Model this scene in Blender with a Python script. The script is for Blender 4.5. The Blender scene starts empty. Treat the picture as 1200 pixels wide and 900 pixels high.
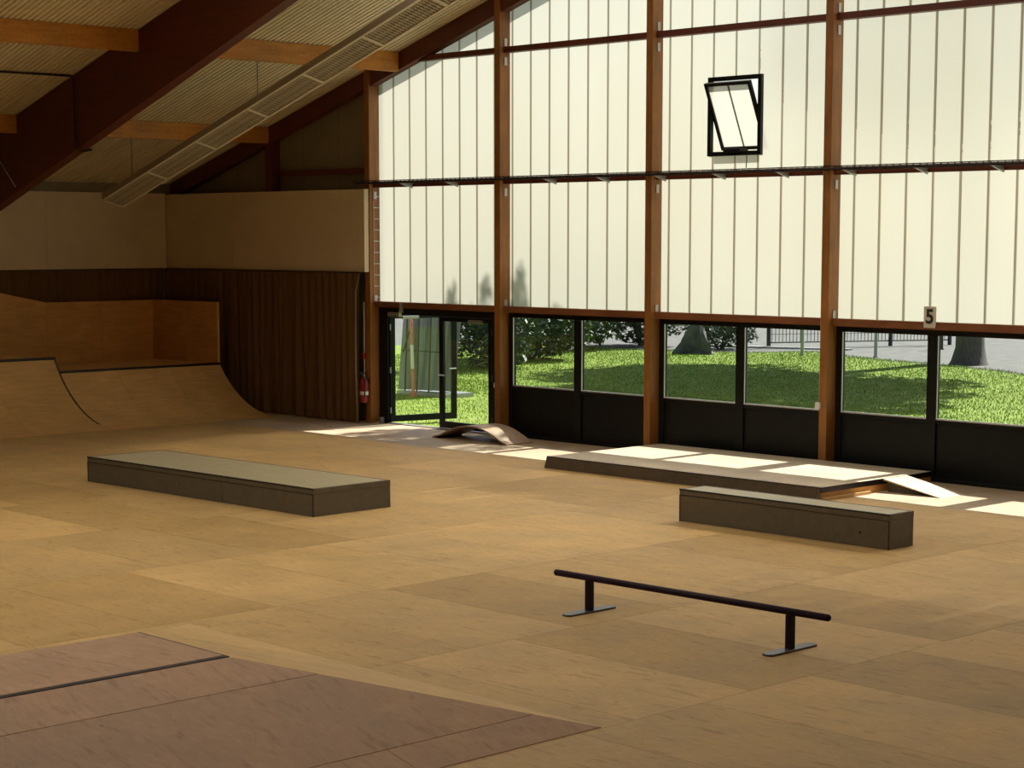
import bpy, math, random
from mathutils import Vector, Matrix

# ------------------------------------------------------------------ camera, light, exposure
SC = bpy.context.scene
COL = SC.collection
CAM_H, FPX, CY = 3.7, 2264.3, 536.8
YAW, PITCH = math.radians(46.17), math.radians(6.549)
fwd = Vector((-math.sin(YAW)*math.cos(PITCH), math.cos(YAW)*math.cos(PITCH), -math.sin(PITCH)))
rgt = Vector((math.cos(YAW), math.sin(YAW), 0))
upv = rgt.cross(fwd)
cd = bpy.data.cameras.new('camera')
cd.sensor_fit = 'HORIZONTAL'; cd.sensor_width = 36.0
cd.lens = FPX/1200*36.0
cd.shift_y = (CY-450)/1200
cd.clip_start = 0.1; cd.clip_end = 800
cam = bpy.data.objects.new('camera', cd); COL.objects.link(cam)
M = Matrix((rgt, upv, -fwd)).transposed().to_4x4(); M.translation = (0, 0, CAM_H)
cam.matrix_world = M
SC.camera = cam

SUN_DIR = Vector((0.0, -1.0, -0.96)).normalized()
W = bpy.data.worlds.new('sky'); SC.world = W; W.use_nodes = True
wn = W.node_tree; wn.nodes.clear()
wo = wn.nodes.new('ShaderNodeOutputWorld'); wb = wn.nodes.new('ShaderNodeBackground'); sk = wn.nodes.new('ShaderNodeTexSky')
sk.sky_type = 'NISHITA'; sk.sun_disc = False
sk.sun_elevation = math.asin(-SUN_DIR.z); sk.sun_rotation = 0.0
sk.air_density = 1.0; sk.dust_density = 2.0
wb.inputs['Strength'].default_value = 0.16
wn.links.new(sk.outputs[0], wb.inputs['Color']); wn.links.new(wb.outputs[0], wo.inputs['Surface'])

sd = bpy.data.lights.new('sun', 'SUN'); sd.energy = 13.0; sd.angle = math.radians(0.55); sd.color = (1.0, 0.95, 0.85)
sun = bpy.data.objects.new('sun', sd); COL.objects.link(sun)
sun.rotation_euler = SUN_DIR.to_track_quat('-Z', 'Y').to_euler(); sun.location = (-20, 60, 50)

SC.view_settings.view_transform = 'Standard'; SC.view_settings.look = 'None'
SC.view_settings.exposure = 0.0; SC.view_settings.gamma = 1.0
SC.view_settings.use_curve_mapping = False
SC.cycles.max_bounces = 12; SC.cycles.diffuse_bounces = 7; SC.cycles.transparent_max_bounces = 16

R = random.Random(7)

# ------------------------------------------------------------------ materials
def mat(name, col=(.5, .5, .5), rough=.6, metal=0.0, spec=.5):
    m = bpy.data.materials.new(name); m.use_nodes = True
    b = m.node_tree.nodes['Principled BSDF']
    b.inputs['Base Color'].default_value = (*col, 1); b.inputs['Roughness'].default_value = rough
    b.inputs['Metallic'].default_value = metal; b.inputs['Specular IOR Level'].default_value = spec
    return m
def nd(m, t, **kw):
    n = m.node_tree.nodes.new(t)
    for k, v in kw.items():
        if k in n.inputs: n.inputs[k].default_value = v
        else: setattr(n, k, v)
    return n
def lk(m, a, b): m.node_tree.links.new(a, b)
def ramp(m, fac, stops):
    r = nd(m, 'ShaderNodeValToRGB'); e = r.color_ramp.elements
    while len(e) > 1: e.remove(e[-1])
    e[0].position = stops[0][0]; e[0].color = (*stops[0][1], 1)
    for p, c in stops[1:]:
        q = e.new(p); q.color = (*c, 1)
    lk(m, fac, r.inputs[0]); return r.outputs[0]
def mixc(m, a, b, fac=1.0, mode='MULTIPLY'):
    n = m.node_tree.nodes.new('ShaderNodeMix'); n.data_type = 'RGBA'; n.blend_type = mode
    if hasattr(fac, 'is_output'): lk(m, fac, n.inputs['Factor'])
    else: n.inputs['Factor'].default_value = fac
    for s, k in ((a, 6), (b, 7)):
        if hasattr(s, 'is_output'): lk(m, s, n.inputs[k])
        else: n.inputs[k].default_value = (*s, 1)
    return n.outputs[2]
def coords(m, scale, rnd=True):
    tc = nd(m, 'ShaderNodeTexCoord'); mp = nd(m, 'ShaderNodeMapping'); mp.inputs['Scale'].default_value = scale
    v = tc.outputs['Object']
    if rnd:
        oi = nd(m, 'ShaderNodeObjectInfo'); ad = nd(m, 'ShaderNodeVectorMath', operation='MULTIPLY_ADD')
        ad.inputs[1].default_value = (1, 1, 1)
        cb = nd(m, 'ShaderNodeVectorMath', operation='SCALE'); cb.inputs[0].default_value = (37, 53, 19)
        lk(m, oi.outputs['Random'], cb.inputs['Scale'])
        lk(m, v, ad.inputs[0]); lk(m, cb.outputs[0], ad.inputs[2]); v = ad.outputs[0]
    lk(m, v, mp.inputs['Vector']); return mp.outputs[0]
def wood(name, c0, c1, c2, stretch=(1.2, 9, 9), rough=.5, objcol=False, stain=.25, spots=False, spec=.5, bump=.06):
    m = mat(name, c1, rough, 0, spec); b = m.node_tree.nodes['Principled BSDF']
    v = coords(m, stretch)
    n1 = nd(m, 'ShaderNodeTexNoise', Scale=1.6, Detail=8.0, Roughness=.62, Distortion=.6); lk(m, v, n1.inputs['Vector'])
    col = ramp(m, n1.outputs['Fac'], [(.28, c0), (.5, c1), (.74, c2)])
    v2 = coords(m, (1, 1, 1))
    n2 = nd(m, 'ShaderNodeTexNoise', Scale=1.1, Detail=6.0, Roughness=.65); lk(m, v2, n2.inputs['Vector'])
    st = ramp(m, n2.outputs['Fac'], [(.3, (1-stain,)*3), (.62, (1, 1, 1)), (.8, (1+stain*.3,)*3)])
    col = mixc(m, col, st)
    if spots:
        n3 = nd(m, 'ShaderNodeTexVoronoi', Scale=2.6); n3.feature = 'F1'; lk(m, v2, n3.inputs['Vector'])
        sp = ramp(m, n3.outputs['Distance'], [(.03, (.45, .4, .35)), (.05, (1, 1, 1))])
        col = mixc(m, col, sp, .8)
        n4 = nd(m, 'ShaderNodeTexNoise', Scale=14.0, Detail=3.0); lk(m, coords(m, (.25, 1, 1)), n4.inputs['Vector'])
        sc = ramp(m, n4.outputs['Fac'], [(.30, (.78, .74, .7)), (.42, (1, 1, 1))])
        col = mixc(m, col, sc, .9)
    if objcol:
        oi = nd(m, 'ShaderNodeObjectInfo'); col = mixc(m, col, oi.outputs['Color'])
    lk(m, col, b.inputs['Base Color'])
    rr = nd(m, 'ShaderNodeMapRange'); rr.inputs['To Min'].default_value = rough-.08; rr.inputs['To Max'].default_value = rough+.14
    lk(m, n2.outputs['Fac'], rr.inputs['Value']); lk(m, rr.outputs[0], b.inputs['Roughness'])
    if bump:
        bp = nd(m, 'ShaderNodeBump', Strength=bump, Distance=.01); lk(m, n1.outputs['Fac'], bp.inputs['Height']); lk(m, bp.outputs[0], b.inputs['Normal'])
    return m
def noisy(name, c0, c1, scale=6.0, rough=.7, bump=0.0, metal=0.0, spec=.5, stretch=(1, 1, 1), rnd=True):
    m = mat(name, c0, rough, metal, spec); b = m.node_tree.nodes['Principled BSDF']
    n = nd(m, 'ShaderNodeTexNoise', Scale=scale, Detail=6.0, Roughness=.65); lk(m, coords(m, stretch, rnd), n.inputs['Vector'])
    lk(m, ramp(m, n.outputs['Fac'], [(.3, c0), (.7, c1)]), b.inputs['Base Color'])
    if bump:
        bp = nd(m, 'ShaderNodeBump', Strength=bump, Distance=.05); lk(m, n.outputs['Fac'], bp.inputs['Height']); lk(m, bp.outputs[0], b.inputs['Normal'])
    return m

FLOOR = wood('floor_plywood', (.52, .335, .14), (.57, .375, .165), (.62, .42, .195), stretch=(7, 14, 14), rough=.55, objcol=True, stain=.22, spots=True, spec=.35)
RAMP = wood('ramp_plywood', (.60, .355, .135), (.70, .43, .17), (.78, .50, .22), stretch=(9, 1.3, 9), rough=.42, stain=.2, spec=.4)
BOARD = wood('board_plywood', (.55, .27, .07), (.65, .33, .09), (.72, .39, .125), stretch=(1.2, 1.2, 9), rough=.55, stain=.2)
BANK = wood('bank_plywood', (.42, .25, .15), (.465, .28, .175), (.51, .315, .205), stretch=(4, 13, 13), rough=.6, objcol=True, stain=.2, spots=True)
GREYPLY = wood('grey_plywood', (.46, .37, .255), (.53, .43, .305), (.59, .49, .36), rough=.55, stain=.25)
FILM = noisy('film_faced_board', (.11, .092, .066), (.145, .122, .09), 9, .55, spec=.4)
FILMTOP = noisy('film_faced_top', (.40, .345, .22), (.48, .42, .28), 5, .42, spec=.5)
DARKPLY = noisy('dark_board', (.075, .055, .04), (.11, .085, .06), 7, .5)
GLULAM = wood('glulam', (.085, .013, .003), (.11, .018, .005), (.14, .025, .007), stretch=(1.5, 7, 9), rough=.5, stain=.2)
POSTW = wood('post_timber', (.22, .08, .012), (.30, .115, .019), (.36, .15, .028), stretch=(9, 9, 1.0), rough=.5, stain=.3)
TRANS = wood('transom_timber', (.15, .045, .014), (.20, .065, .02), (.25, .09, .03), stretch=(1.0, 9, 9), rough=.5, stain=.2)
PURL = wood('purlin_timber', (.46, .18, .025), (.58, .25, .042), (.66, .31, .06), stretch=(9, 1.0, 9), rough=.55, stain=.3, spots=True)
WHITEB = noisy('white_board', (.62, .50, .34), (.68, .56, .385), 2.0, .7)
CEIL = noisy('ceiling_sheet', (.74, .66, .47), (.80, .72, .53), 1.5, .5)
DARKWALL = noisy('dark_wall_panel', (.20, .17, .11), (.24, .205, .135), 2.0, .7)
CURT = noisy('curtain_cloth', (.11, .055, .018), (.16, .082, .03), 12, .85, stretch=(3, 3, .4), spec=.2)
CURTL = noisy('curtain_lining', (.42, .38, .32), (.5, .46, .4), 8, .85)
BLACK = noisy('black_frame_metal', (.004, .0045, .005), (.008, .0085, .009), 5, .42, spec=.22)
GREYM = mat('galvanised_metal', (.42, .42, .41), .42, .8)
ALU = mat('aluminium_bead', (.62, .64, .66), .35, .8)
STEEL = mat('dark_steel', (.035, .025, .025), .35, .7)
RAILM = noisy('rail_paint', (.016, .006, .016), (.026, .011, .026), 6, .55, spec=.15)
RAILF = noisy('rail_foot_paint', (.055, .045, .06), (.09, .075, .095), 9, .32, spec=.6)
HEAT = noisy('heater_casing', (.30, .25, .18), (.36, .30, .22), 5, .45)
HEATF = mat('heater_frame', (.78, .72, .60), .5, 0)
LOUV = noisy('heater_louver', (.46, .39, .28), (.54, .46, .34), 5, .5)
HDARK = mat('heater_inside', (.10, .075, .045), .6)
RED = noisy('red_paint', (.20, .006, .008), (.26, .009, .010), 4, .4)
WHITEP = mat('white_plastic', (.7, .69, .66), .5)
SIGN = noisy('sign_plate', (.58, .54, .46), (.64, .60, .52), 4, .55)
INK = mat('black_print', (.01, .01, .01), .6)
CABLE = mat('black_cable', (.012, .011, .011), .5)
BARK = noisy('bark', (.075, .065, .055), (.15, .135, .115), 7, .9, .8, stretch=(3, 3, .5))
LEAFD = noisy('dark_leaf', (.03, .055, .022), (.085, .125, .06), 2.2, .6)
LEAFG = noisy('tree_leaf', (.05, .10, .02), (.09, .16, .035), 2.0, .6)
LEAFY = noisy('dry_leaf', (.30, .27, .12), (.42, .38, .22), 3, .8)
STONE = noisy('boulder_stone', (.05, .048, .046), (.14, .135, .13), 3.0, .9, .8)
GRAVEL = noisy('gravel', (.085, .083, .078), (.155, .152, .144), 2.2, .95, .5, rnd=False)
CONC = noisy('kerb_concrete', (.42, .42, .40), (.52, .52, .5), 5, .9)
LAWN = noisy('lawn_soil', (.10, .165, .006), (.21, .29, .018), 2.4, .95, .2, rnd=False)
GRASS = noisy('grass_blade', (.13, .22, .004), (.28, .38, .016), .9, .7, rnd=False)
FENCEG = mat('fence_green', (.03, .045, .04), .5, .3)
POSTG = mat('grey_post', (.35, .36, .36), .6, .2)
ORANGE = noisy('faded_red_paint', (.50, .16, .10), (.60, .24, .16), 5, .6)
BLUEGL = noisy('bluish_sheet', (.10, .125, .145), (.24, .275, .30), 1.4, .45, stretch=(3, 3, .5))

def glass_mat(name, tint=(.93, .96, .95)):
    m = bpy.data.materials.new(name); m.use_nodes = True; t = m.node_tree; t.nodes.clear()
    o = t.nodes.new('ShaderNodeOutputMaterial'); mx = t.nodes.new('ShaderNodeMixShader')
    tr = t.nodes.new('ShaderNodeBsdfTransparent'); tr.inputs[0].default_value = (*tint, 1)
    gl = t.nodes.new('ShaderNodeBsdfGlossy'); gl.inputs['Roughness'].default_value = .02
    fr = t.nodes.new('ShaderNodeFresnel'); fr.inputs['IOR'].default_value = 1.45
    ge = t.nodes.new('ShaderNodeNewGeometry'); mr = t.nodes.new('ShaderNodeMapRange')
    mr.inputs['To Min'].default_value = 1.45; mr.inputs['To Max'].default_value = 1/1.45
    t.links.new(ge.outputs['Backfacing'], mr.inputs['Value']); t.links.new(mr.outputs[0], fr.inputs['IOR'])
    t.links.new(fr.outputs[0], mx.inputs[0]); t.links.new(tr.outputs[0], mx.inputs[1]); t.links.new(gl.outputs[0], mx.inputs[2])
    t.links.new(mx.outputs[0], o.inputs['Surface']); return m
GLASS = glass_mat('window_glass')
GLASSB = glass_mat('bluish_glass', (.62, .76, .76))

def poly_mat(name, ctr, cfw, wfw, rough, flute):
    """opal multiwall sheet: part of the light scatters evenly, part keeps going forward in a wide lobe"""
    m = bpy.data.materials.new(name); m.use_nodes = True; t = m.node_tree; t.nodes.clear()
    o = t.nodes.new('ShaderNodeOutputMaterial'); mx = t.nodes.new('ShaderNodeMixShader'); mx.inputs[0].default_value = wfw
    tl = t.nodes.new('ShaderNodeBsdfTranslucent'); rf = t.nodes.new('ShaderNodeBsdfRefraction')
    rf.inputs['Roughness'].default_value = rough; rf.inputs['IOR'].default_value = 1.06; rf.inputs['Color'].default_value = (*cfw, 1)
    tl.inputs['Color'].default_value = (*ctr, 1)
    df = t.nodes.new('ShaderNodeBsdfDiffuse'); df.inputs['Color'].default_value = (.6, .57, .48, 1)
    m2 = t.nodes.new('ShaderNodeMixShader'); m2.inputs[0].default_value = .15
    if flute:
        tc = t.nodes.new('ShaderNodeTexCoord'); wv = t.nodes.new('ShaderNodeTexWave'); wv.bands_direction = 'X'
        wv.inputs['Scale'].default_value = 8.5; t.links.new(tc.outputs['Object'], wv.inputs['Vector'])
        mp = t.nodes.new('ShaderNodeMapping'); mp.inputs['Scale'].default_value = (.6, .6, .25)
        nz = t.nodes.new('ShaderNodeTexNoise'); nz.inputs['Scale'].default_value = .8; nz.inputs['Detail'].default_value = 3
        t.links.new(tc.outputs['Object'], mp.inputs['Vector']); t.links.new(mp.outputs[0], nz.inputs['Vector'])
        a = ramp(m, wv.outputs['Fac'], [(0, tuple(c*.93 for c in ctr)), (1, ctr)])
        d = ramp(m, nz.outputs['Fac'], [(.3, (.95, .93, .88)), (.7, (1, 1, 1))])
        t.links.new(mixc(m, a, d), tl.inputs['Color'])
    t.links.new(tl.outputs[0], mx.inputs[1]); t.links.new(rf.outputs[0], mx.inputs[2])
    t.links.new(mx.outputs[0], m2.inputs[1]); t.links.new(df.outputs[0], m2.inputs[2])
    t.links.new(m2.outputs[0], o.inputs['Surface']); return m
POLY = poly_mat('opal_polycarbonate', (.315, .32, .288), (1.0, .95, .82), .24, .95, True)
ROOFL_ADDED = poly_mat('opal_added_rooflight', (.86, .82, .68), (.9, .86, .70), .25, .6, False)
POLYJ = poly_mat('opal_polycarbonate_joint', (.17, .155, .11), (.3, .27, .2), .35, .55, False)

# ------------------------------------------------------------------ helpers
def wloc(o):
    v = Vector((0, 0, 0))
    while o is not None: v += Vector(o.location); o = o.parent
    return v
def tag(o, label=None, cat=None, group=None, kind=None):
    if label: o['label'] = label
    if cat: o['category'] = cat
    if group: o['group'] = group
    if kind: o['kind'] = kind
    return o
def thing(name, label, cat, loc=(0, 0, 0), rotz=0.0, group=None, kind=None):
    o = bpy.data.objects.new(name, None); COL.objects.link(o); o.location = loc; o.rotation_euler = (0, 0, rotz)
    o.empty_display_size = .2
    return tag(o, label, cat, group, kind)
class MB:
    def __init__(s): s.v = []; s.f = []; s.mi = []; s.cur = 0
    def add(s, vs, fs):
        n = len(s.v); s.v += [tuple(p) for p in vs]
        for f in fs: s.f.append(tuple(i+n for i in f)); s.mi.append(s.cur)
        return s
    def box(s, x0, x1, y0, y1, z0, z1):
        x0, x1 = min(x0, x1), max(x0, x1); y0, y1 = min(y0, y1), max(y0, y1); z0, z1 = min(z0, z1), max(z0, z1)
        return s.add([(x, y, z) for x in (x0, x1) for y in (y0, y1) for z in (z0, z1)],
                     [(0, 1, 3, 2), (4, 6, 7, 5), (0, 4, 5, 1), (2, 3, 7, 6), (0, 2, 6, 4), (1, 5, 7, 3)])
    def hexa(s, a, b):
        """two quads (lists of 4 points) joined into a solid"""
        return s.add(list(a)+list(b), [(3, 2, 1, 0), (4, 5, 6, 7), (0, 1, 5, 4), (1, 2, 6, 5), (2, 3, 7, 6), (3, 0, 4, 7)])
    def prism(s, poly, axis, a, b):
        """poly of 2-d points extruded along axis: 'y' -> (x,z), 'x' -> (y,z), 'z' -> (x,y)"""
        def P(p, t): return {'y': (p[0], t, p[1]), 'x': (t, p[0], p[1]), 'z': (p[0], p[1], t)}[axis]
        n = len(poly)
        return s.add([P(p, a) for p in poly]+[P(p, b) for p in poly],
                     [tuple(range(n))[::-1], tuple(range(n, 2*n))]+[(i, (i+1) % n, n+(i+1) % n, n+i) for i in range(n)])
    def tube(s, pts, r, n=10, caps=True):
        pts = [Vector(p) for p in pts]; rs = r if isinstance(r, (list, tuple)) else [r]*len(pts)
        rings = []; base = len(s.v); ref = None
        for i, p in enumerate(pts):
            d = (pts[min(i+1, len(pts)-1)]-pts[max(i-1, 0)]).normalized()
            if ref is None: ref = Vector((0, 0, 1)) if abs(d.z) < .9 else Vector((1, 0, 0))
            a = d.cross(ref).normalized(); b = a.cross(d).normalized(); ref = b
            rings.append([p+(a*math.cos(2*math.pi*k/n)+b*math.sin(2*math.pi*k/n))*rs[i] for k in range(n)])
        vs = [q for ring in rings for q in ring]; fs = []
        for i in range(len(rings)-1):
            for k in range(n): fs.append((i*n+k, i*n+(k+1) % n, (i+1)*n+(k+1) % n, (i+1)*n+k))
        if caps: fs += [tuple(range(n))[::-1], tuple(range((len(rings)-1)*n, len(rings)*n))]
        return s.add(vs, fs)
    def lathe(s, prof, c, n=18):
        vs = [(c[0]+r*math.cos(2*math.pi*k/n), c[1]+r*math.sin(2*math.pi*k/n), c[2]+z) for r, z in prof for k in range(n)]
        m = len(prof)
        fs = [(i*n+k, i*n+(k+1) % n, (i+1)*n+(k+1) % n, (i+1)*n+k) for i in range(m-1) for k in range(n)]
        return s.add(vs, fs+[tuple(range(n))[::-1], tuple(range((m-1)*n, m*n))])
    def build(s, name, m, parent=None, local=False, smooth=False, bevel=0.0):
        me = bpy.data.meshes.new(name)
        off = Vector((0, 0, 0)) if (local or parent is None) else wloc(parent)
        me.from_pydata([tuple(Vector(p)-off) for p in s.v], [], s.f)
        ms = m if isinstance(m, (list, tuple)) else [m]
        for q in ms: me.materials.append(q)
        if len(ms) > 1:
            me.polygons.foreach_set('material_index', s.mi)
        if smooth: me.polygons.foreach_set('use_smooth', [True]*len(me.polygons))
        me.update()
        o = bpy.data.objects.new(name, me); COL.objects.link(o)
        if parent is not None: o.parent = parent
        if smooth: me.set_sharp_from_angle(angle=math.radians(40))
        if bevel:
            bv = o.modifiers.new('bevel', 'BEVEL'); bv.width = bevel; bv.segments = 2; bv.limit_method = 'ANGLE'
        return o
def box(name, m, parent, *a, bevel=0.0, local=False): return MB().box(*a).build(name, m, parent, bevel=bevel, local=local)

# ------------------------------------------------------------------ dimensions of the hall
X_EAVE, X_RIDGE, X_FAR = -36.6, -16.0, 4.6
Y_GL, Y_POST, Y_REAR = 24.77, 24.51, -12.0
BAY, X0, PW = 3.727, -29.579, .145
def zc(x):
    return 7.952+.30*(x+26.25) if x <= X_RIDGE else 7.952+.30*(2*X_RIDGE-x+26.25)
ZR = zc(X_RIDGE)
NB = 7                                     # glazed bays
PX = [X0+BAY*i for i in range(NB+1)]

# ------------------------------------------------------------------ floor of plywood sheets
floor = tag(box('floor', GREYPLY, None, X_EAVE-.3, X_FAR+.3, Y_REAR-.3, Y_GL+.12, -.30, -.019), 'indoor skate floor laid with large plywood sheets', kind='structure')
def sheet_mesh(w, d):
    b = MB().box(-w/2, w/2, -d/2, d/2, -.018, 0); me = bpy.data.meshes.new('plywood_sheet')
    me.from_pydata(b.v, [], b.f); me.materials.append(FLOOR); return me
SW, SD = 2.8, 1.4
cache = {}
phase = {-1: 12.96, 0: 12.16, 1: 17.18, 2: 15.74, 3: 19.06}
tones = {(2, 11): 1.14, (2, 10): 1.14}
def place_sheet(x0, x1, y0, y1, tone):
    w, d = round(x1-x0-.005, 3), round(y1-y0-.005, 3)
    if (w, d) not in cache: cache[(w, d)] = sheet_mesh(w, d)
    o = bpy.data.objects.new('plywood_sheet', cache[(w, d)]); COL.objects.link(o)
    o.location = ((x0+x1)/2, (y0+y1)/2, 0); o.parent = floor; o.color = (*tone, 1)
YS = 22.42
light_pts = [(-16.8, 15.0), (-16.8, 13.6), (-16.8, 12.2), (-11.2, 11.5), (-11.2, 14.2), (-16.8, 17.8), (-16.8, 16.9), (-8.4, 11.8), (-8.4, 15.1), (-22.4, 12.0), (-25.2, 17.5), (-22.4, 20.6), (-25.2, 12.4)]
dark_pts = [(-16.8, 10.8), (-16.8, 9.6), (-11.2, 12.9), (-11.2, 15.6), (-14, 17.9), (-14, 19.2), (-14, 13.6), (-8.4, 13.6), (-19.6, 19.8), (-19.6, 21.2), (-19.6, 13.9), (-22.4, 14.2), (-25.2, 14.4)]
for c in range(-2, 10):
    xr = -9.84-SW*c; xl = xr-SW
    if xl < X_EAVE+.1: xl = X_EAVE+.1
    ph = phase.get(c, 12.16+R.random()*SD)
    y = ph-math.ceil((ph-2.5)/SD)*SD
    while y < YS:
        a, b2 = max(y, 2.5), min(y+SD, YS)
        if b2-a > .08:
            g = .93+R.random()*.13; h = R.random()*.05
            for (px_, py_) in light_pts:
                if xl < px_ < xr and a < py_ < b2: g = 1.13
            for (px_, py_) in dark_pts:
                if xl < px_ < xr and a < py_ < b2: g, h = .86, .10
            place_sheet(xl, xr, a, b2, (g*(1+h*.3), g, g*(1-h)))
        y += SD
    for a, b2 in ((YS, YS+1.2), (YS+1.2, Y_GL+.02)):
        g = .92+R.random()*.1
        place_sheet(xl, xr, a, b2, (g*.9, g*1.03, g*1.6))  # worn strip by the glazing, with sky light tinted into its colour
box('floor_margin', GREYPLY, floor, X_EAVE, X_FAR, Y_REAR, 2.49, -.019, 0)
box('floor_margin', GREYPLY, floor, -4.23, X_FAR, 2.49, Y_GL+.1, -.019, 0)

# ------------------------------------------------------------------ roof
ceiling = thing('ceiling', 'pitched hall roof of white ribbed sheets on timber beams', None, kind='structure')
RLA, RLB, RLY0, RLY1 = -24.2, -14.8, -6.0, 22.0            # unseen rooflights astride the ridge, added to brighten floor and foreground
def roof_slab(name, xa, xb, ya=Y_REAR-.3, yb=Y_GL+.6, m=DARKWALL, lo=.06, hi=.26):
    b = MB(); za, zb = zc(xa), zc(xb)
    b.hexa([(xa, ya, za+lo), (xb, ya, zb+lo), (xb, yb, zb+lo), (xa, yb, za+lo)],
           [(xa, ya, za+hi), (xb, ya, zb+hi), (xb, yb, zb+hi), (xa, yb, za+hi)])
    return b.build(name, m, ceiling)
roof_slab('roof_deck', X_EAVE-.8, RLA); roof_slab('roof_deck', RLB, X_FAR+.8)
roof_slab('roof_lining', RLB, X_FAR+.3, Y_REAR, Y_GL, CEIL, 0, .05); roof_slab('roof_lining', X_EAVE-.3, RLA, Y_REAR, 11.8, CEIL, 0, .05)
for xa, xb in ((RLA, X_RIDGE), (X_RIDGE, RLB)):
    for ya, yb in ((Y_REAR-.3, RLY0), (RLY1, Y_GL+.6)):
        roof_slab('roof_deck', xa, xb, ya, yb); roof_slab('roof_lining', xa, xb, ya, min(yb, Y_GL), CEIL, 0, .05)
    for k in range(14):
        ya, yb = RLY0+2*k, RLY0+2*k+2
        MB().add([(xa, ya+.03, zc(xa)+.1), (xb, ya+.03, zc(xb)+.1), (xb, yb-.03, zc(xb)+.1), (xa, yb-.03, zc(xa)+.1)], [(0, 1, 2, 3)]).build('added_rooflight_sheet', ROOFL_ADDED, ceiling)
        roof_slab('added_rooflight_bar', xa, xb, ya-.03, ya+.03, GREYM, .05, .15)
box('ridge_cap', GREYM, ceiling, X_RIDGE-.15, X_RIDGE+.15, RLY0, RLY1, ZR+.06, ZR+.16)
# ribbed sheet, 1 m wide, ribs running up the slope
def rib_mesh(xa, xb):
    prof = []; t = 0.0; pitch = 1.0/9
    for k in range(9):
        y = k*pitch
        prof += [(y, 0), (y+pitch*.55, 0), (y+pitch*.62, .042), (y+pitch*.92, .042)]
    prof.append((1.0, 0))
    vs = []; n = len(prof)
    for x in (xa, xb):
        for y, h in prof: vs.append((x, y, zc(x)+h+.004))
    fs = [(i, i+1, n+i+1, n+i) for i in range(n-1)]
    me = bpy.data.meshes.new('roof_sheet'); me.from_pydata(vs, [], fs); me.materials.append(CEIL); return me
rl = rib_mesh(X_EAVE-.3, RLA)
for k in range(12, 25):
    o = bpy.data.objects.new('roof_sheet', rl); COL.objects.link(o); o.location = (0, k-.2, 0); o.parent = ceiling
# portal frames: tapered glulam rafters with legs
def portal(y, th=.22):
    f = MB()
    def low(x): return 4.54+.337*(x+32.9)
    xm = -20.0
    poly = [(X_EAVE+.25, zc(X_EAVE+.25)-.01), (X_EAVE+.25, low(X_EAVE+.25)), (xm, low(xm)), (X_RIDGE, ZR-1.0), (X_RIDGE, ZR-.01)]
    f.prism(poly, 'y', y, y+th); b = f.build('glulam_beam', GLULAM, ceiling)
    f = MB(); poly2 = [(2*X_RIDGE-x, z) for x, z in poly][::-1]
    f.prism(poly2, 'y', y, y+th).build('glulam_beam', GLULAM, ceiling)
    for sx in (0, 1):
        leg = [(X_EAVE+.02, -.0), (X_EAVE+.3, -.0), (X_EAVE+.62, 3.45), (X_EAVE+.02, 3.45)]
        if sx: leg = [(2*X_RIDGE-x, z) for x, z in leg][::-1]
        LEGS.append((leg, y+.01, y+th-.01, sx))
    return b
LEGS = []
FY = [18.7-5.9*k for k in range(0, 6)]
bigbeam = None
for k, y in enumerate(FY):
    if y > Y_REAR+.5:
        b = portal(y)
        if k == 0: bigbeam = b
# gable rafters
for sgn in (0, 1):
    xa, xb = X_EAVE+.05, X_RIDGE
    poly = [(xa, zc(xa)-.34), (xb, ZR-.34), (xb, ZR-.005), (xa, zc(xa)-.005)]
    if sgn: poly = [(2*X_RIDGE-x, z) for x, z in poly][::-1]
    MB().prism(poly, 'y', Y_POST+.03, Y_GL-.05).build('gable_rafter', GLULAM, ceiling)
# purlins between the frames
PXS = [-32.95, -28.775, -24.6, -20.4]
spans = [(18.92, Y_POST+.03)]+[(FY[k+1]+.22, FY[k]) for k in range(len(FY)-1)]
for (ya, yb) in spans:
    if ya < 0: continue
    for x in PXS:
        d = .31 if x > -30 else .28
        poly = [(x-.07, zc(x-.07)-d-.02), (x+.07, zc(x-.07)-d-.02), (x+.07, zc(x+.07)-.004), (x-.07, zc(x-.07)-.004)]
        MB().prism(poly, 'y', ya, yb).build('purlin', PURL, ceiling)
MB().box(X_RIDGE-.1, X_RIDGE+.1, 1, Y_POST, ZR-.4, ZR-.05).build('ridge_purlin', PURL, ceiling)
# cable run over the big beam
MB().tube([(-30.77, 12.0, 6.52), (-30.77, 18.60, 6.55), (-30.77, 18.66, 6.50), (-30.77, 18.665, 5.36), (-30.76, 18.66, 5.27), (-30.72, 18.78, 5.22), (-30.6, 18.9, 5.25)], .022, 8).build('conduit', CABLE, bigbeam)
MB().tube([(-33.6, 18.68, 5.2), (-32.95, 18.68, 4.62)], .006, 6).build('thin_wire', WHITEP, bigbeam)

# ------------------------------------------------------------------ plain walls
wl = tag(box('wall_left', DARKWALL, None, X_EAVE-.25, X_EAVE, Y_REAR, Y_GL+.1, -.02, zc(X_EAVE)), 'end wall behind the quarter pipes with white upper boards', kind='structure')
tag(box('wall_rear', DARKWALL, None, X_EAVE, X_FAR, Y_REAR-.2, Y_REAR, -.02, ZR), 'plain closed wall behind the viewer', kind='structure')
tag(box('wall_near', DARKWALL, None, X_FAR, X_FAR+.25, Y_REAR, Y_GL+.1, -.02, zc(X_FAR)), 'plain side wall beyond the right edge', kind='structure')
wn_ = bpy.data.objects['wall_near']
for leg, ya, yb, sx in LEGS: MB().prism(leg, 'y', ya, yb).build('portal_leg', GLULAM, wn_ if sx else wl)
for ya, yb in ((21.4, 24.38), (18.95, 21.395), (15.0, 18.65)):
    box('white_board', WHITEB, wl, X_EAVE+.001, X_EAVE+.10, ya, yb, 3.0, 4.64)

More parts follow.
